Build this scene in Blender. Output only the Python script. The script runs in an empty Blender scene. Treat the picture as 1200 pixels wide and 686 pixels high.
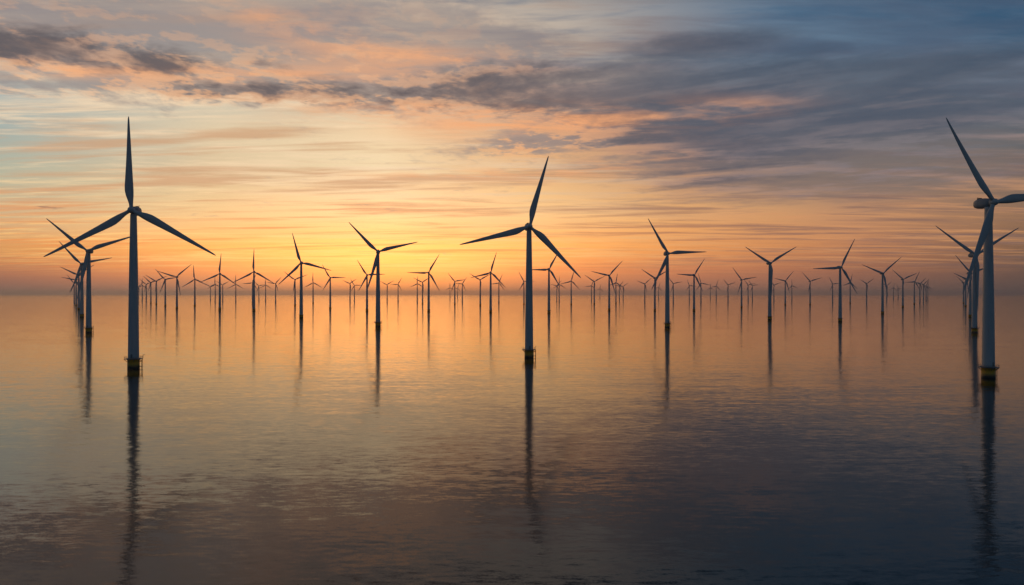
import bpy, bmesh, math, random
from mathutils import Vector, Matrix
random.seed(7)
R = math.radians
scene = bpy.context.scene
COL = scene.collection

# ------------------------------------------------------------------ camera
F = 800.0            # focal length in photo pixels (photo 1200 px wide)
EYE = 38.0           # drone height above the sea
HORIZ = 345.0        # eye level in the photo
cam_d = bpy.data.cameras.new('camera')
cam = bpy.data.objects.new('camera', cam_d)
COL.objects.link(cam)
cam.location = (0, 0, EYE)
cam.rotation_euler = (R(90), 0, 0)
cam_d.sensor_width = 36
cam_d.lens = 36 * F / 1200
cam_d.shift_y = (HORIZ - 343.0) / 1200
cam_d.clip_start = 0.5
cam_d.clip_end = 200000
scene.camera = cam

# ------------------------------------------------------------------ exposure
scene.view_settings.view_transform = 'Standard'
scene.view_settings.look = 'None'
scene.view_settings.exposure = 0
scene.view_settings.gamma = 1
scene.view_settings.use_curve_mapping = False
scene.cycles.volume_bounces = 0
scene.cycles.max_bounces = 6

# ------------------------------------------------------------------ sun (veiled, just above the horizon)
SUN_AZ, SUN_EL = -10.6, 1.2
sun_d = bpy.data.lights.new('sun', 'SUN')
sun_d.energy = 0.006
sun_d.angle = R(14)
sun_d.color = (1.0, 0.58, 0.28)
sun = bpy.data.objects.new('sun', sun_d)
COL.objects.link(sun)
sdir = Vector((math.sin(R(SUN_AZ)) * math.cos(R(SUN_EL)), math.cos(R(SUN_AZ)) * math.cos(R(SUN_EL)), math.sin(R(SUN_EL))))
sun.rotation_euler = sdir.to_track_quat('Z', 'Y').to_euler()
sun.location = (0, 0, 400)

# ------------------------------------------------------------------ sky
def lin(c):
    out = []
    for v in c:
        v /= 255.0
        out.append(v / 12.92 if v <= 0.04045 else ((v + 0.055) / 1.055) ** 2.4)
    return (out[0], out[1], out[2], 1.0)

def az_of(px): return math.degrees(math.atan((px - 600) / F))
def el_of(px, py): return math.degrees(math.atan((HORIZ - py) / F * math.cos(R(az_of(px)))))

world = bpy.data.worlds.new('World')
scene.world = world
world.use_nodes = True
NT = world.node_tree
NT.nodes.clear()

class G:
    """tiny node-building helper"""
    def __init__(s, nt): s.nt = nt
    def n(s, t, **kw):
        nd = s.nt.nodes.new(t)
        for k, v in kw.items(): setattr(nd, k, v)
        return nd
    def put(s, sock, v):
        if hasattr(v, 'is_output'): s.nt.links.new(v, sock)
        else: sock.default_value = v
    def m(s, op, a, b=None, c=None, clamp=False):
        nd = s.n('ShaderNodeMath', operation=op, use_clamp=clamp)
        s.put(nd.inputs[0], a)
        if b is not None: s.put(nd.inputs[1], b)
        if c is not None: s.put(nd.inputs[2], c)
        return nd.outputs[0]
    def ss(s, v, a, b, lo=0.0, hi=1.0, kind='SMOOTHSTEP'):
        nd = s.n('ShaderNodeMapRange', interpolation_type=kind)
        s.put(nd.inputs['Value'], v); s.put(nd.inputs['From Min'], a); s.put(nd.inputs['From Max'], b)
        s.put(nd.inputs['To Min'], lo); s.put(nd.inputs['To Max'], hi)
        return nd.outputs[0]
    def mix(s, f, a, b, blend='MIX'):
        nd = s.n('ShaderNodeMix', data_type='RGBA', blend_type=blend)
        s.put(nd.inputs[0], f); s.put(nd.inputs[6], a); s.put(nd.inputs[7], b)
        return nd.outputs[2]
    def xyz(s, x, y, z=0.0):
        nd = s.n('ShaderNodeCombineXYZ')
        s.put(nd.inputs[0], x); s.put(nd.inputs[1], y); s.put(nd.inputs[2], z)
        return nd.outputs[0]
    def noise(s, vec, scale, detail=4, rough=0.55, dist=0.0):
        nd = s.n('ShaderNodeTexNoise')
        s.put(nd.inputs['Vector'], vec)
        nd.inputs['Scale'].default_value = scale
        nd.inputs['Detail'].default_value = detail
        nd.inputs['Roughness'].default_value = rough
        nd.inputs['Distortion'].default_value = dist
        return nd
    def ramp(s, f, stops, interp='LINEAR'):
        nd = s.n('ShaderNodeValToRGB')
        cr = nd.color_ramp
        cr.interpolation = interp
        while len(cr.elements) < len(stops): cr.elements.new(0.5)
        for e, (p, c) in zip(cr.elements, sorted(stops, key=lambda q: q[0])):
            e.position = p; e.color = c
        s.put(nd.inputs[0], f)
        return nd.outputs[0]

g = G(NT)
tc = g.n('ShaderNodeTexCoord')
sep = g.n('ShaderNodeSeparateXYZ')
NT.links.new(tc.outputs['Generated'], sep.inputs[0])
dx, dy, dz = sep.outputs
U = g.m('MULTIPLY', g.m('ARCTAN2', dx, dy), 57.29578)           # azimuth, degrees, 0 = north (+Y)
V = g.m('MULTIPLY', g.m('ARCSINE', dz), 57.29578)               # elevation, degrees
Vf = g.m('DIVIDE', V, 40.0, clamp=True)

# colour of the clear dusk sky, elevation by elevation, at several azimuths
ROWS = [340, 318, 290, 250, 200, 150, 100, 5]
STN = {
    0:    [(112,94,92), (165,110,86), (206,150,92), (196,180,142), (180,182,160), (164,177,171), (165,178,178), (138,138,146)],
    250:  [(146,114,100), (226,138,84), (252,181,98), (242,204,145), (222,196,156), (226,205,170), (188,190,178), (150,150,155)],
    450:  [(205,130,84), (285,166,76), (310,214,112), (292,230,163), (248,222,178), (242,212,170), (196,180,164), (112,122,140)],
    620:  [(168,114,92), (242,146,84), (262,186,100), (254,207,145), (236,188,134), (222,166,126), (168,152,144), (80,106,132)],
    800:  [(135,104,94), (190,120,85), (220,150,88), (225,170,112), (188,142,112), (158,130,116), (112,122,134), (74,106,134)],
    1000: [(108,90,85), (148,100,80), (182,125,88), (185,138,104), (125,115,110), (108,112,116), (80,103,122), (56,96,128)],
    1200: [(88,77,74), (104,82,73), (122,94,74), (145,112,88), (102,98,96), (86,98,107), (60,88,110), (42,84,116)],
}
ZEN = {0: (44,48,58), 250: (38,46,58), 450: (32,42,54), 620: (26,38,52), 800: (18,34,48), 1000: (12,30,44), 1200: (8,26,40)}
cols, azs = [], []
for px in sorted(STN):
    st = [(max(0.0, el_of(px, py) / 40), lin(c)) for py, c in zip(ROWS, STN[px])]
    st[0] = (0.0, st[0][1])
    st.append((0.68, lin(ZEN[px])))
    cols.append(g.ramp(Vf, st)); azs.append(az_of(px))
sky = cols[0]
for i in range(1, len(cols)):
    sky = g.mix(g.ss(U, azs[i-1], azs[i], kind='LINEAR'), sky, cols[i])
# away from the sun the sky falls to a dim blue
back = g.ramp(Vf, [(0, lin((72,80,88))), (0.3, lin((64,84,102))), (1, lin((44,66,90)))])
absU = g.m('ABSOLUTE', U)
sky = g.mix(g.ss(absU, 40, 85), sky, back)
front = g.ss(absU, 80, 45)

# a flat cloud deck seen in perspective: ray meets a plane above
zz = g.m('ADD', g.m('MAXIMUM', dz, 0.0), 0.035)
PX = g.m('DIVIDE', dx, zz); PY = g.m('DIVIDE', dy, zz)
def deck(ang, sx, sy, ox=0.0, oy=0.0, dV=0.0):
    c, s_ = math.cos(R(ang)), math.sin(R(ang))
    qy = PY
    if dV: # the same deck sampled a little higher up in the sky
        z2 = g.m('ADD', g.m('MAXIMUM', dz, 0.0), 0.035 + dV)
        qx, qy = g.m('DIVIDE', dx, z2), g.m('DIVIDE', dy, z2)
    else: qx = PX
    a = g.m('ADD', g.m('MULTIPLY', qx, c * sx), g.m('MULTIPLY_ADD', qy, s_ * sx, ox))
    b = g.m('ADD', g.m('MULTIPLY', qx, -s_ * sy), g.m('MULTIPLY_ADD', qy, c * sy, oy))
    return g.xyz(a, b, 0.37)

def blob(px, py, wx, wy, slope=0.0, amp=1.0):
    """soft elliptical patch of sky centred where the photo has a cloud; sizes in photo pixels"""
    u0, v0 = az_of(px), el_of(px, py)
    k = math.degrees(1 / F)
    du = g.m('SUBTRACT', U, u0)
    dv = g.m('SUBTRACT', g.m('SUBTRACT', V, v0), g.m('MULTIPLY', du, -slope))
    a = g.m('POWER', g.m('DIVIDE', du, wx * k), 2.0)
    a = g.m('MULTIPLY', g.m('DIVIDE', du, wx * k), g.m('DIVIDE', du, wx * k))
    b = g.m('MULTIPLY', g.m('DIVIDE', dv, wy * k), g.m('DIVIDE', dv, wy * k))
    e = g.m('EXPONENT', g.m('MULTIPLY', g.m('ADD', a, b), -1.0))
    return g.m('MULTIPLY', e, amp)
def total(lst):
    t = lst[0]
    for x in lst[1:]: t = g.m('ADD', t, x)
    return g.m('MINIMUM', t, 1.15)

# --- high veil / cirrus streaks
warm = g.ss(U, 24, -12)                                   # sun side
ci_warm = g.mix(g.ss(V, 3, 11), lin((255,212,132)), lin((250,220,182)))
ci_cool = g.mix(g.ss(V, 5, 15), lin((206,148,102)), lin((100,122,144)))
ci_col = g.mix(warm, ci_cool, ci_warm)
ci1 = g.noise(deck(5, 0.42, 2.3, 3.1, 7.7), 1.0, 7, 0.6, 0.5).outputs[0]
ci2 = g.noise(deck(-3, 1.5, 5.5, 6.4, 1.2), 1.0, 6, 0.62, 0.4).outputs[0]
ci = g.m('ADD', g.m('MULTIPLY', ci1, 0.62), g.m('MULTIPLY', ci2, 0.38))
sky = g.mix(g.m('MULTIPLY', g.ss(ci, 0.46, 0.60), g.m('MULTIPLY', front, g.m('MULTIPLY', g.ss(V, 1.0, 3.6, 0.0, 0.75), g.ss(V, 27, 21.5)))), sky, ci_col)
# greyer bands between them
st1 = g.noise(deck(-6, 0.34, 1.9, 11.3, 1.9), 1.0, 5, 0.55, 0.8).outputs[0]
st2 = g.noise(deck(4, 1.1, 5.0, 1.0, 8.3), 1.0, 5, 0.6, 0.5).outputs[0]
st_n = g.m('ADD', g.m('MULTIPLY', st1, 0.65), g.m('MULTIPLY', st2, 0.35))
st_col = g.mix(warm, g.mix(g.ss(V, 8, 16), lin((118,97,92)), lin((72,90,114))), g.mix(g.ss(V, 3, 9), lin((226,140,76)), lin((206,160,122))))
sky = g.mix(g.m('MULTIPLY', g.ss(st_n, 0.47, 0.62), g.m('MULTIPLY', front, g.ss(V, 0.8, 3.0, 0.0, 0.75))), sky, st_col)

# --- the grey-mauve cloud deck with its lit undersides
Mk = total([                                               # thick, dark pieces
    blob(15, 48, 80, 22, -0.12, 0.66), blob(95, 66, 80, 15, -0.08, 0.64), blob(205, 78, 70, 14, -0.14, 0.55), blob(312, 72, 30, 9, 0.0, 0.55),
    blob(235, 108, 75, 11, -0.16, 0.6), blob(350, 114, 70, 17, -0.05, 0.85), blob(440, 102, 70, 20, 0.0, 0.5),
    blob(560, 112, 100, 26, -0.02, 0.85), blob(650, 105, 100, 24, 0.04, 1.0), blob(765, 100, 100, 34, 0.12, 1.05),
    blob(830, 48, 110, 14, 0.03, 0.75), blob(780, 160, 140, 20, -0.02, 0.8), blob(900, 176, 130, 22, -0.05, 0.75), blob(950, 100, 110, 26, 0.2, 0.7),
    blob(1060, 72, 120, 24, 0.14, 0.75), blob(1160, 104, 100, 34, 0.05, 0.8), blob(1010, 140, 160, 30, 0.0, 0.55), blob(1110, 238, 120, 14, 0.0, 0.55),
    blob(60, 244, 26, 5, 0.05, 0.5), blob(1060, 282, 150, 10, 0.04, 0.55), blob(860, 212, 150, 15, -0.05, 0.6),
])
Mv = total([                                               # thin mottled veil
    blob(90, 10, 270, 58, -0.05, 0.95), blob(380, 40, 150, 60, -0.1, 0.9), blob(250, 88, 200, 24, -0.15, 0.9), blob(500, 90, 150, 48, -0.1, 0.9),
    blob(600, 45, 110, 30, 0.0, 0.4), blob(820, 150, 190, 50, 0.0, 0.85), blob(1020, 150, 190, 50, 0.05, 0.7), blob(640, 165, 120, 16, -0.1, 0.6),
    blob(980, 215, 220, 26, -0.02, 0.6),
])
east_ = g.ss(U, -4, 14)
def density(dV):
    n0 = g.noise(deck(12, 0.9, 1.0, 0.0, 0.0, dV), 1.0, 3, 0.5, 0.4).outputs[0]
    n1a = g.noise(deck(14, 2.8, 2.3, 4.2, 0.7, dV), 1.0, 9, 0.6, 0.35).outputs[0]
    n1b = g.noise(deck(-24, 1.0, 2.9, 1.4, 3.3, dV), 1.0, 7, 0.56, 0.5).outputs[0]
    n1 = g.m('ADD', g.m('MULTIPLY', n1a, g.ss(east_, 0, 1, 1.0, 0.12)), g.m('MULTIPLY', n1b, g.ss(east_, 0, 1, 0.0, 0.88)))
    n2 = g.noise(deck(-16, 8.5, 8.0, 5.0, 2.0, dV), 1.0, 5, 0.62, 0.3).outputs[0]
    n2 = g.m('ADD', 0.5, g.m('MULTIPLY', g.m('SUBTRACT', n2, 0.5), g.ss(east_, 0, 1, 1.0, 0.35)))
    return g.m('ADD', g.m('ADD', g.m('MULTIPLY', n0, 0.24), g.m('MULTIPLY', n1, 0.46)), g.m('MULTIPLY', n2, 0.30))
n_here, n_up = density(0.0), density(0.014)
lit = g.ss(g.m('SUBTRACT', n_up, n_here), -0.018, 0.045)     # thicker above than here: an underside the low sun reaches
sunny = g.ss(U, 20, 0)
east = g.ss(U, -8, 22)
veil_d = g.m('MULTIPLY', g.ss(g.m('ADD', n_here, g.m('MULTIPLY_ADD', Mv, 0.26, -0.16)), 0.40, 0.60), 0.78)
veil_c = g.mix(east, lin((152,141,138)), g.mix(g.ss(V, 9, 14), lin((122,110,106)), lin((92,102,118))))
veil_l = g.mix(sunny, lin((128,120,126)), lin((248,180,126)))
veil = g.mix(g.m('MULTIPLY', lit, g.ss(V, 22, 12, 0.12, 0.85)), veil_c, veil_l)
high = g.ss(V, 27, 21.5)
sky = g.mix(g.m('MULTIPLY', veil_d, high), sky, veil)
# peach under-lighting along the lower edge of the deck
pk = total([blob(330, 88, 120, 11, -0.1, 0.8), blob(140, 82, 90, 7, -0.16, 0.55), blob(60, 78, 60, 6, 0.0, 0.4), blob(470, 128, 110, 10, -0.08, 0.9),
            blob(730, 142, 120, 12, 0.03, 1.1), blob(590, 144, 110, 14, -0.05, 1.0), blob(310, 18, 80, 10, 0.12, 0.5), blob(420, 62, 110, 15, 0.1, 0.6), blob(520, 66, 70, 9, 0.05, 0.55), blob(840, 122, 80, 10, 0.08, 0.7), blob(660, 128, 90, 10, 0.06, 0.8),
            blob(700, 196, 130, 12, -0.1, 0.5), blob(520, 205, 130, 6, -0.04, 0.5)])
pn = g.noise(deck(6, 2.4, 4.6, 8.0, 4.0), 1.0, 7, 0.62, 0.4).outputs[0]
sky = g.mix(g.m('MULTIPLY', g.m('MULTIPLY', pk, g.ss(pn, 0.36, 0.60)), 0.8), sky, lin((248,172,118)))
# dark thick pieces
core_d = g.m('MULTIPLY', g.ss(g.m('ADD', n_here, g.m('MULTIPLY_ADD', Mk, 0.28, -0.17)), 0.43, 0.66), g.ss(U, -6, 24, 0.9, 0.72))
core = g.mix(east, lin((92,87,92)), lin((70,80,97)))
core = g.mix(g.ss(n_here, 0.42, 0.60), g.mix(east, lin((134,117,112)), lin((92,96,108))), core)
core = g.mix(g.m('MULTIPLY', g.m('MULTIPLY', lit, g.ss(core_d, 0.85, 0.3)), g.ss(V, 20, 11, 0.2, 0.75)), core, g.mix(sunny, lin((122,114,120)), lin((236,168,122))))
sky = g.mix(g.m('MULTIPLY', core_d, high), sky, core)

# light of the hidden sun spread through the haze above it (brighter than the camera's white point)
glow = blob(440, 313, 170, 27)
wide = blob(450, 296, 430, 50)
sky = g.mix(glow, sky, (0.68, 0.26, 0.06, 1), 'ADD')
sky = g.mix(wide, sky, (0.27, 0.07, 0.012, 1), 'ADD')

nish = g.n('ShaderNodeTexSky', sky_type='NISHITA', sun_disc=False)
nish.sun_elevation = R(SUN_EL)
nish.sun_rotation = R(SUN_AZ)
nish.air_density = 1.5
nish.dust_density = 3.0
sky = g.mix(0.004, sky, nish.outputs[0], 'ADD')
bg = g.n('ShaderNodeBackground')
NT.links.new(sky, bg.inputs[0])
bg.inputs[1].default_value = 1.0
world.cycles.sampling_method = 'MANUAL'
world.cycles.sample_map_resolution = 512
wo = g.n('ShaderNodeOutputWorld')
NT.links.new(bg.outputs[0], wo.inputs[0])

# ------------------------------------------------------------------ helpers
def obj(name, bm, mat, parent=None, smooth=True):
    me = bpy.data.meshes.new(name)
    bmesh.ops.recalc_face_normals(bm, faces=bm.faces)
    bm.to_mesh(me); bm.free()
    for p in me.polygons: p.use_smooth = smooth
    if mat: me.materials.append(mat)
    o = bpy.data.objects.new(name, me)
    COL.objects.link(o)
    if parent: o.parent = parent
    return o

def lathe(bm, prof, n=40, axis='Z', cap=True):
    rings = []
    for r, h in prof:
        ring = []
        for i in range(n):
            t = 2 * math.pi * i / n
            x, y = r * math.cos(t), r * math.sin(t)
            ring.append(bm.verts.new((x, y, h) if axis == 'Z' else (x, h, y)))
        rings.append(ring)
    for a, b in zip(rings, rings[1:]):
        for i in range(n):
            bm.faces.new((a[i], a[(i+1) % n], b[(i+1) % n], b[i]))
    if cap:
        bm.faces.new(rings[0]); bm.faces.new(rings[-1])
    return bm

def tube(bm, pts, r, n=6, closed=False):
    pts = [Vector(p) for p in pts]
    rings = []
    N = len(pts)
    for i, p in enumerate(pts):
        if closed: d = pts[(i+1) % N] - pts[i-1]
        else: d = pts[min(i+1, N-1)] - pts[max(i-1, 0)]
        q = d.normalized().to_track_quat('Z', 'X')
        rings.append([bm.verts.new(p + q @ Vector((r*math.cos(2*math.pi*k/n), r*math.sin(2*math.pi*k/n), 0))) for k in range(n)])
    for i in range(N if closed else N-1):
        a, b = rings[i], rings[(i+1) % N]
        for k in range(n):
            bm.faces.new((a[k], a[(k+1) % n], b[(k+1) % n], b[k]))
    if not closed:
        bm.faces.new(rings[0]); bm.faces.new(rings[-1])

def box(bm, c, s):
    r = bmesh.ops.create_cube(bm, size=1)
    bmesh.ops.scale(bm, vec=s, verts=r['verts'])
    bmesh.ops.translate(bm, vec=c, verts=r['verts'])
    return r['verts']

def mat_new(name):
    m = bpy.data.materials.new(name); m.use_nodes = True
    nt = m.node_tree
    return m, G(nt), nt.nodes['Principled BSDF'], nt

# painted steel: off-white with faint weather streaks running down
def paint(name, base, dark, rough=0.45):
    m, h, p, nt = mat_new(name)
    t = h.n('ShaderNodeTexCoord')
    mp = h.n('ShaderNodeMapping'); mp.inputs['Scale'].default_value = (1.2, 1.2, 0.06)
    nt.links.new(t.outputs['Object'], mp.inputs[0])
    n1 = h.noise(mp.outputs[0], 1.0, 5, 0.6).outputs[0]
    n2 = h.noise(t.outputs['Object'], 0.35, 3, 0.5).outputs[0]
    f = h.m('MULTIPLY', h.ss(n1, 0.45, 0.75), h.ss(n2, 0.3, 0.7, 0.2, 0.9))
    nt.links.new(h.mix(f, base, dark), p.inputs['Base Color'])
    p.inputs['Roughness'].default_value = rough
    return m
M_WHITE = paint('white_paint', (0.53, 0.55, 0.56, 1), (0.40, 0.41, 0.40, 1))
M_NAC = paint('nacelle_paint', (0.36, 0.39, 0.42, 1), (0.28, 0.30, 0.32, 1), 0.5)
M_BLADE = paint('blade_gelcoat', (0.52, 0.54, 0.55, 1), (0.44, 0.45, 0.45, 1), 0.4)
M_STEEL = paint('galvanised_steel', (0.22, 0.23, 0.24, 1), (0.15, 0.14, 0.13, 1), 0.5)
M_DARK = paint('dark_vent', (0.04, 0.04, 0.045, 1), (0.03, 0.03, 0.03, 1), 0.6)
# yellow monopile with a black weed and splash band at the waterline
M_YEL, h, p, nt = mat_new('yellow_monopile')
t = h.n('ShaderNodeTexCoord')
sx = h.n('ShaderNodeSeparateXYZ'); nt.links.new(t.outputs['Object'], sx.inputs[0])
nz = h.noise(t.outputs['Object'], 0.9, 5, 0.65).outputs[0]
zz_ = h.m('ADD', sx.outputs[2], h.m('MULTIPLY', h.m('SUBTRACT', nz, 0.5), 1.1))
weed = h.ss(zz_, 1.0, 0.7)
yc_refl_dark = h.ss(zz_, 2.6, 1.0, 0.0, 0.85)
yc = h.mix(h.ss(nz, 0.5, 0.72), (0.70, 0.36, 0.02, 1), (0.48, 0.23, 0.03, 1))
yc = h.mix(yc_refl_dark, yc, (0.10, 0.062, 0.022, 1))      # browned above the tide line: the reflection's darkness put into the pile's colour
nt.links.new(h.mix(weed, yc, (0.018, 0.020, 0.014, 1)), p.inputs['Base Color'])
p.inputs['Roughness'].default_value = 0.55

# ------------------------------------------------------------------ sea
SEA = 30000.0
m_sea, h, p, nt = mat_new('sea_water')
geo = h.n('ShaderNodeNewGeometry')
def slope(scale, sx_, amp, off, detail=2, cross=0.3):
    mp = h.n('ShaderNodeMapping')
    mp.inputs['Location'].default_value = (off, off * 1.7, 0)
    mp.inputs['Rotation'].default_value = (0, 0, R(-9))
    mp.inputs['Scale'].default_value = (scale * sx_, scale, 1)
    nt.links.new(geo.outputs['Position'], mp.inputs[0])
    nn = h.noise(mp.outputs[0], 1.0, detail, 0.55)
    v = h.n('ShaderNodeVectorMath', operation='SUBTRACT')
    nt.links.new(nn.outputs['Color'], v.inputs[0]); v.inputs[1].default_value = (0.5, 0.5, 0.5)
    w = h.n('ShaderNodeVectorMath', operation='MULTIPLY')
    nt.links.new(v.outputs[0], w.inputs[0]); w.inputs[1].default_value = (amp * cross, amp, 0)
    return w.outputs[0]
# calm and breezy patches
pm = h.n('ShaderNodeMapping'); pm.inputs['Scale'].default_value = (0.004, 0.011, 1)
nt.links.new(geo.outputs['Position'], pm.inputs[0])
patch = h.ss(h.noise(pm.outputs[0], 1.0, 4, 0.6, 0.6).outputs[0], 0.3, 0.7, 0.92, 1.08)
def vadd(a, b):
    v = h.n('ShaderNodeVectorMath', operation='ADD')
    nt.links.new(a, v.inputs[0]); nt.links.new(b, v.inputs[1]); return v.outputs[0]
sl = vadd(slope(1/13.0, 0.3, 0.022, 3.0, 2), slope(1/3.6, 0.18, 0.052, 17.0, 2))
sl = vadd(sl, slope(1/0.9, 0.3, 0.10, 31.0, 2, 0.55))
sl = vadd(sl, slope(1/0.17, 0.6, 0.06, 47.0, 1, 0.85))     # capillary ripples
sc = h.n('ShaderNodeVectorMath', operation='SCALE')
nt.links.new(sl, sc.inputs[0]); nt.links.new(patch, sc.inputs['Scale'])
av = h.n('ShaderNodeVectorMath', operation='ADD')
nt.links.new(sc.outputs[0], av.inputs[0]); av.inputs[1].default_value = (0, 0, 1)
nv = h.n('ShaderNodeVectorMath', operation='NORMALIZE')
nt.links.new(av.outputs[0], nv.inputs[0])
nt.links.new(nv.outputs[0], p.inputs['Normal'])
p.inputs['Base Color'].default_value = (0.002, 0.006, 0.008, 1)
p.inputs['Roughness'].default_value = 0.092
p.inputs['IOR'].default_value = 1.365
bm = bmesh.new()
ys = [-2000, 0, 200, 600, 1500, 4000, 10000, SEA]
xs = [-SEA, -10000, -3000, -1000, -300, 0, 300, 1000, 3000, 10000, SEA]
vv = [[bm.verts.new((x, y, 0)) for x in xs] for y in ys]
for j in range(len(ys)-1):
    for i in range(len(xs)-1):
        bm.faces.new((vv[j][i], vv[j][i+1], vv[j+1][i+1], vv[j+1][i]))
sea = obj('sea', bm, m_sea, smooth=False)
sea['kind'] = 'structure'

# ------------------------------------------------------------------ wind turbine prototype (hub 85 m above the water)
HUB = 85.0
OVER = 3.0        # rotor sits this far in front of the tower axis
BL = 48.0         # blade tip radius of the prototype

def blade_sections():
    st = [(0.6, 1.9, 1.0, 12, 0.5), (1.6, 1.95, 1.0, 12, 0.5), (3.0, 2.0, 0.92, 12, 0.47), (5.0, 2.6, 0.66, 12, 0.40), (7.5, 3.35, 0.44, 11, 0.34),
          (10.0, 3.75, 0.33, 9.5, 0.31), (12.5, 3.7, 0.28, 8, 0.30), (17.0, 3.25, 0.24, 6, 0.30), (23.0, 2.7, 0.22, 4, 0.31), (30.0, 2.1, 0.2, 2, 0.32),
          (37.0, 1.55, 0.19, 1, 0.34), (43.0, 1.05, 0.18, 0, 0.37), (46.5, 0.7, 0.17, 0, 0.42), (47.7, 0.38, 0.16, 0, 0.5), (48.0, 0.1, 0.2, 0, 0.5)]
    return st
def make_blade(bm, n=20, M4=None):
    rings = []
    for r, c, th, tw, le in blade_sections():
        ring = []
        c *= 1.0 + 0.14 * min(1.0, max(0.0, (r - 3.0) / 5.0))
        ct, s_ = math.cos(R(tw)), math.sin(R(tw))
        for k in range(n):
            a = 2 * math.pi * k / n
            q = 0.5 - 0.5 * math.cos(a)                    # 0 at leading edge, 1 at trailing edge
            side = 1 if a < math.pi else -1
            foil = 5 * (0.2969*math.sqrt(q) - 0.126*q - 0.3516*q*q + 0.2843*q**3 - 0.1036*q**4)
            circ = math.sqrt(max(0, q*(1-q)))
            w = max(0.0, min(1.0, (th - 0.33) / 0.6))
            yy = side * th * c * (w * circ + (1 - w) * foil)
            xx = (le - q) * c                              # leading edge to +x
            ring.append(Vector((xx*ct - yy*s_, xx*s_ + yy*ct - 0.0006 * r * r, r)))
        rings.append([bm.verts.new(M4 @ v if M4 else v) for v in ring])
    for a, b in zip(rings, rings[1:]):
        for k in range(n): bm.faces.new((a[k], a[(k+1) % n], b[(k+1) % n], b[k]))
    bm.faces.new(rings[0]); bm.faces.new(rings[-1])

TOWER = [(2.72, 5.25), (2.72, 5.6), (2.60, 20), (2.40, 36), (2.16, 52), (1.88, 68), (1.62, 81.5), (1.62, 83.0)]
def tower_bm(bm, n=40):
    lathe(bm, TOWER, n)
    return bm

def nacelle_bm(bm):
    # rounded, slightly tapering housing from y=-1.3 back to y=+9.4
    secs = [(-1.35, 1.2, 1.2), (-1.15, 1.6, 1.65), (-0.2, 1.95, 2.05), (1.6, 2.2, 2.42), (3.9, 2.28, 2.5), (5.6, 2.1, 2.28), (6.9, 1.65, 1.75), (7.5, 1.05, 1.1), (7.75, 0.35, 0.35)]
    n = 28; rings = []
    for y, hw, hh in secs:
        ring = []
        for k in range(n):
            t = 2*math.pi*k/n
            e = 0.72                                        # superellipse: soft box
            cx, cz = math.cos(t), math.sin(t)
            ring.append(bm.verts.new((math.copysign(abs(cx)**e, cx)*hw, y, HUB + math.copysign(abs(cz)**e, cz)*hh + 0.05)))
        rings.append(ring)
    for a, b in zip(rings, rings[1:]):
        for k in range(n): bm.faces.new((a[k], a[(k+1) % n], b[(k+1) % n], b[k]))
    bm.faces.new(rings[0]); bm.faces.new(rings[-1])

def hub_profile():
    return [(0.02, -2.1), (0.62, -1.98), (1.12, -1.66), (1.5, -1.15), (1.72, -0.4), (1.78, 0.35), (1.72, 1.0), (1.45, 1.5)]

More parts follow.
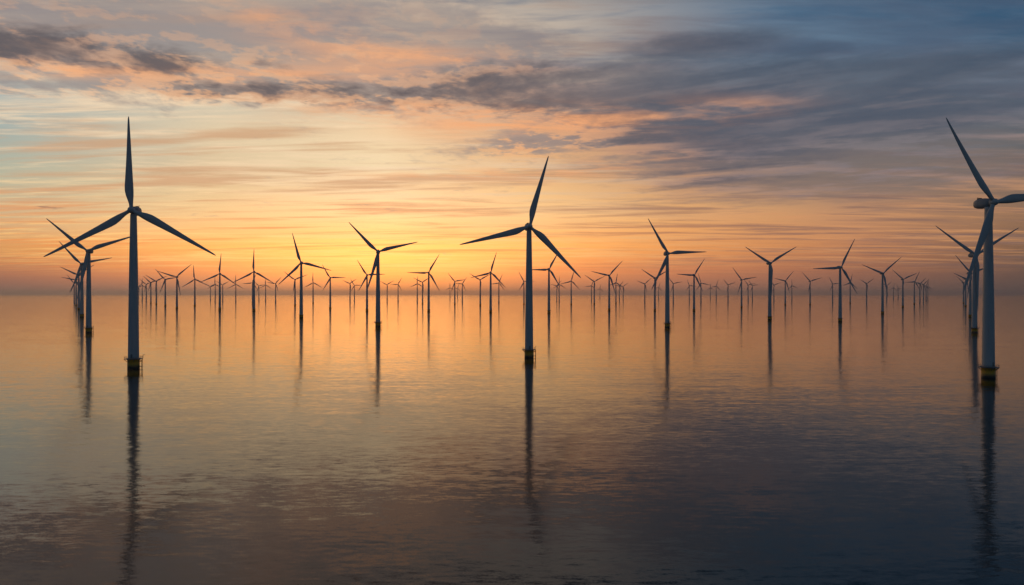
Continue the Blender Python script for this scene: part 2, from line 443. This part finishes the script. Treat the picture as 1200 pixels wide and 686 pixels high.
def make_turbine(detail):
    root = bpy.data.objects.new('wind_turbine', None)
    COL.objects.link(root)
    root.empty_display_size = 4
    bm = bmesh.new(); lathe(bm, [(3.0, -6), (3.0, 5.0)], 40)
    fo = obj('foundation', bm, M_YEL, root)
    obj('tower', tower_bm(bmesh.new()), M_WHITE, root)
    # working platform: round deck on brackets
    bm = bmesh.new()
    lathe(bm, [(3.02, 4.82), (4.35, 4.90), (4.5, 4.94), (4.5, 5.12), (3.02, 5.16)], 40, cap=False)
    if detail:
        for k in range(8):
            t = math.pi * (k + .5) / 4
            tube(bm, [(3.0*math.cos(t), 3.0*math.sin(t), 3.5), (4.5*math.cos(t), 4.5*math.sin(t), 4.85)], 0.12)
    pl = obj('platform', bm, M_STEEL, root)
    if detail:
        bm = bmesh.new()
        for z in (5.75, 6.3):
            tube(bm, [(4.42*math.cos(2*math.pi*k/32), 4.42*math.sin(2*math.pi*k/32), z) for k in range(32)], 0.045, closed=True)
        for k in range(16):
            t = 2*math.pi*k/16
            tube(bm, [(4.42*math.cos(t), 4.42*math.sin(t), 5.1), (4.42*math.cos(t), 4.42*math.sin(t), 6.3)], 0.045)
        obj('railing', bm, M_STEEL, pl)
        # boat landing: two fender tubes and a ladder on the right-hand side, small davit crane
        bm = bmesh.new()
        for s in (-0.75, 0.75):
            tube(bm, [(4.3, s, -3), (4.3, s, 4.6)], 0.12)
            for z in (0.9, 3.6): tube(bm, [(2.8, s*0.6, z), (4.3, s, z)], 0.12)
        for k in range(16): tube(bm, [(4.3, -0.75, -1 + k*0.35), (4.3, 0.75, -1 + k*0.35)], 0.04)
        obj('boat_landing', bm, M_YEL, root)
        bm = bmesh.new()
        tube(bm, [(4.2, 1.6, 5.1), (4.2, 1.6, 6.7), (4.4, 1.5, 7.0), (5.2, 1.0, 7.1)], 0.11)
        obj('davit_crane', bm, M_STEEL, root)
        bm = bmesh.new(); box(bm, (0, -2.71, 6.55), (0.95, 0.14, 2.1))
        obj('door', bm, M_STEEL, root, smooth=False)
    bm = bmesh.new(); nacelle_bm(bm)
    na = obj('nacelle', bm, M_NAC, root)
    if detail:
        bm = bmesh.new(); v = box(bm, (0, 4.9, HUB + 2.62), (1.5, 1.7, 0.7))
        bmesh.ops.bevel(bm, geom=bm.edges[:], offset=0.12, segments=2, affect='EDGES')
        obj('cooler', bm, M_DARK, na, smooth=False)
        bm = bmesh.new()
        tube(bm, [(0.5, 6.3, HUB + 1.7), (0.5, 6.3, HUB + 3.6)], 0.07)
        tube(bm, [(0.1, 6.3, HUB + 3.4), (0.9, 6.3, HUB + 3.4)], 0.05)
        obj('wind_mast', bm, M_STEEL, na)
    bm = bmesh.new(); lathe(bm, hub_profile(), 32, 'Y')
    hb = obj('hub', bm, M_WHITE, root)
    hb.location = (0, -OVER, HUB)
    b0 = None
    for k in range(3):
        if b0 is None:
            bm = bmesh.new(); make_blade(bm)
            b0 = b = obj('blade', bm, M_BLADE, root)
        else:
            b = b0.copy(); COL.objects.link(b); b.parent = root
        b.location = (0, -OVER, HUB)
        b.rotation_euler = (0, R(120*k), 0)
    return root

def copy_tree(o, parent=None):
    c = o.copy(); COL.objects.link(c)
    c.parent = parent
    for ch in list(o.children): copy_tree(ch, c)
    return c

def far_mesh(ang, bl):
    """whole small turbine as one mesh, for those a few pixels tall"""
    bm = bmesh.new()
    lathe(bm, [(3.0, -3), (3.0, 5.0)], 12)
    lathe(bm, [(3.02, 4.75), (4.7, 4.9), (4.7, 5.15), (3.02, 5.2)], 12, cap=False)
    tower_bm(bm, 12)
    nacelle_bm(bm)
    b2 = bmesh.new(); lathe(b2, hub_profile(), 12, 'Y')
    bmesh.ops.translate(b2, vec=(0, -OVER, HUB), verts=b2.verts)
    me = bpy.data.meshes.new('tmp'); b2.to_mesh(me); b2.free(); bm.from_mesh(me); bpy.data.meshes.remove(me)
    for k in range(3):
        M4 = Matrix.Translation((0, -OVER, HUB)) @ Matrix.Rotation(ang + R(120*k), 4, 'Y') @ Matrix.Diagonal((1, 1, bl, 1))
        make_blade(bm, 8, M4)
    return bm

# ------------------------------------------------------------------ where each turbine of the farm stands
# (bearing column, waterline row or None, hub row, lean of one blade in degrees clockwise, blade length) as read off the photo
T = [
 (156.5,431.5,247,-1,108), (620,419,266,14.5,85), (1158.2,442.5,238,-31.5,110), (104,390,294.5,-51.5,60), (1142,390,299.2,-56,59),
 (96,372,309.5,-44,36.5), (92.3,None,322.3,-66,23), (89.3,None,328,-80,17), (87,None,332,-155,13),
 (207.3,362,324.7,50,23.5), (193.7,None,327.8,-42,17), (183.2,None,329.8,-59,14.5), (176.8,None,331.3,75,12), (171.4,None,333.3,72,10),
 (166.7,None,334.8,4,9), (162.4,None,336.3,50,8), (228.3,None,327.5,-4,17), (246.6,None,336,62,8), (252.2,None,333.6,0,10),
 (257.6,363.5,321,5,24), (261,None,334,63,9.5), (276.3,None,333.3,1,11.5), (297.6,365,318.7,1,27), (295.9,None,331.6,25,12),
 (303.4,None,335.3,78,8.5), (311.3,None,334.2,2,8.5), (323,None,332.6,42,10.5), (345.7,None,328,-53,16), (353,373,308.2,-16,36),
 (366.9,None,331.4,0,12), (387,362,325.7,-31,18), (410.2,None,332.4,-66,9.5), (415.3,None,334.6,90,9.5), (430.1,365,322.5,-33,21),
 (443,383,295.4,-45,48), (453.7,None,333.9,58,9.5), (466.5,None,333.4,31,9), (489,None,332.5,3,9), (495.2,None,331,-64,12),
 (502.4,365.5,319.7,30,25), (533,None,330,-40,13), (541.8,None,332.8,34,9), (527.3,None,337.3,0,6.5), (536.2,None,338,20,6),
 (562.8,None,328.2,-60,15), (575,366.5,319.6,15.5,25), (584.6,None,331.8,22,11), (614,None,330,-29,12.5), (643.3,367,315.8,28,24.5),
 (652.5,None,335,42,8), (655.3,None,333.6,0,9.5), (669.4,None,329.6,15,14), (696.4,None,330.2,-56,14), (693.2,None,335,20,8),
 (713.9,364,323,41,23), (721.8,None,331.4,8,11), (725.8,None,335.3,40,7.5), (730.3,None,336,51,7.5), (703,None,338.5,12,5.5),
 (755.6,None,332.8,48,10.5), (767.4,364.5,326,-58,19.5), (771.8,None,337,18,6.5), (782,384,297.4,-31,47), (789,None,332.6,-40,11),
 (807.8,None,335,-22,8.5), (813.3,365,322.5,31,22.5), (821.4,None,332.2,-18,12), (832.4,None,337.5,0,6), (839.3,None,335.4,16,8),
 (853.2,None,334,-44,9), (869,361,328.2,-38,18.5), (876.7,None,334.2,-40,8.5), (881.7,None,335,80,7.5), (902,375,308.6,-58.5,35.5),
 (906.9,None,334.2,70,8.5), (920.2,None,329.3,38,15), (928,None,335,-5,8), (949.3,None,329.8,-44,14.5), (975.7,None,333,-31,10),
 (984.5,377,313.5,24.5,37), (996.3,None,331.4,11,11), (1015.5,None,332.5,-60,9.5), (1034.2,368,320.5,47,28.5), (1039,None,335,48,7.5),
 (1047,None,337.6,10,6), (1052.5,None,338,-20,6), (1058,360.5,327.5,-50,18), (1071.5,None,330.3,24,13.5), (1078,None,332.8,43,9.5),
 (1082.2,None,333.6,41,8.5), (1085.3,None,335,20,8), (1087.3,None,336.2,0,7),
 (1137,372,320.4,-43,29), (1131.5,None,326.8,-67,17), (1129,None,331.6,-50,12),
]

LABEL = {}
def blade_word(a):
    a = (a + 60) % 120 - 60           # fold to -60..60
    if abs(a) <= 8: return 'one blade straight up'
    if abs(abs(a) - 60) <= 9: return 'one blade straight down'
    if 8 < a <= 22: return 'top blade leaning right'
    if -22 <= a < -8: return 'top blade leaning left'
    if 22 < a <= 38: return 'one blade level left'
    if -38 <= a < -22: return 'one blade level right'
    if a > 38: return 'raised blade slanting right'
    return 'raised blade slanting left'
MARKS = [(156.5, 'biggest left turbine'), (443, 'tall sunglow turbine'), (620, 'tall centre turbine'),
         (782, 'tall level-bladed turbine'), (902, 'tall Y-shaped turbine'), (1158.2, 'right-edge turbine')]
OWN = {
 156.5: 'largest white wind turbine on the left, one blade upright, yellow foundation and railed platform',
 620: 'tall white wind turbine at the centre, long dark reflection broken by ripples below it',
 1158.2: 'big white wind turbine cut by the right edge, its rounded nacelle seen from the side',
 104: 'mid-sized wind turbine just left of the largest left turbine, whose blade crosses its own',
 1142: 'mid-sized wind turbine half hidden behind the right-edge turbine, small yellow foundation below its platform',
 443: 'tall wind turbine in the brightest sunset glow, three blades spread wide over small ones',
 782: 'tall wind turbine right of the centre one, one blade level right, pale nacelle end showing',
 902: 'tall Y-shaped wind turbine with two raised blades and the third hanging down along its tower',
 353: 'mid-sized wind turbine left of the sun glow, top blade leaning left over an orange sky',
 984.5: 'mid-sized wind turbine right of the Y-shaped one, long level blade pointing left',
 1034.2: 'mid-sized wind turbine with two raised blades, next tower right of the level left-bladed one',
}
ORD = ['', 'first', 'second', 'third', 'fourth', 'fifth', 'sixth', 'seventh', 'eighth', 'ninth', 'tenth', 'eleventh', 'twelfth', 'thirteenth',
       'fourteenth', 'fifteenth', 'sixteenth', 'seventeenth', 'eighteenth', 'nineteenth', 'twentieth']
xs_sorted = sorted(t_[0] for t_ in T)
def label_for(x, a, tall):
    if x in OWN: return OWN[x]
    i = xs_sorted.index(x)
    best = None
    for mx, name in MARKS:
        k = i - xs_sorted.index(mx)
        if best is None or abs(k) < abs(best[0]): best = (k, name)
    k, name = best
    size = 'distant' if tall > 45 else ('small' if tall > 26 else 'tiny')
    side = 'right of' if k > 0 else 'left of'
    return f"{size} wind turbine, {blade_word(a)}, {ORD[abs(k)]} tower {side} the {name}"

near = make_turbine(True)
mid = make_turbine(False)
used = set()
for (x, yb, hy, a, L) in T:
    if yb is None: yb = HORIZ + 0.81 * (HORIZ - hy)
    Z = F * EYE / (yb - HORIZ)
    H = (yb - hy) * Z / F
    s = H / HUB
    theta = 12.0 if x == 1158.2 else (8.0 if x == 156.5 else 10.0 + random.uniform(-2.5, 2.5))
    t_ = (x - 600) / F
    k = math.cos(R(theta)) - t_ * math.sin(R(theta))
    ang = math.atan2(math.sin(R(a)) / k, math.cos(R(a)))            # undo the yaw's foreshortening
    Lw = L / math.sqrt(math.cos(ang)**2 + (k*math.sin(ang))**2) * Z / F
    tall = yb - hy
    bl = Lw / (BL * s)
    loc = (t_ * Z, Z, 0)
    if tall > 24:
        proto = near if tall > 80 else mid
        o = proto if proto not in used else copy_tree(proto)
        used.add(proto)
        blades = [c for c in o.children if c.name.split('.')[0] == 'blade']
        for q, b in enumerate(blades):
            b.rotation_euler = (0, ang + R(120*q), 0)
            b.scale = (1, 1, bl)
    else:
        o = obj('wind_turbine', far_mesh(ang, bl), M_WHITE)
    o.location = loc
    o.rotation_euler = (0, 0, R(theta))
    o.scale = (s, s, s)
    o['label'] = label_for(x, a, tall)
    o['category'] = 'wind turbine'
    o['group'] = 'wind turbines standing in the calm sea'

# ------------------------------------------------------------------ haze over the sea
bm = bmesh.new()
x0, x1, y0, y1, z0, z1 = -31000, 31000, -2500, 31000, -12, 165
box(bm, ((x0+x1)/2, (y0+y1)/2, (z0+z1)/2), (x1-x0, y1-y0, z1-z0))
m_h = bpy.data.materials.new('haze_air'); m_h.use_nodes = True
m_h.node_tree.nodes.clear()
hv = m_h.node_tree.nodes.new('ShaderNodeVolumePrincipled')
hv.inputs['Color'].default_value = (0.96, 0.95, 0.96, 1)
hv.inputs['Density'].default_value = 4.4e-5
hv.inputs['Anisotropy'].default_value = 0.7
ho = m_h.node_tree.nodes.new('ShaderNodeOutputMaterial')
m_h.node_tree.links.new(hv.outputs[0], ho.inputs['Volume'])
hz = obj('haze', bm, m_h, smooth=False)
hz['kind'] = 'stuff'
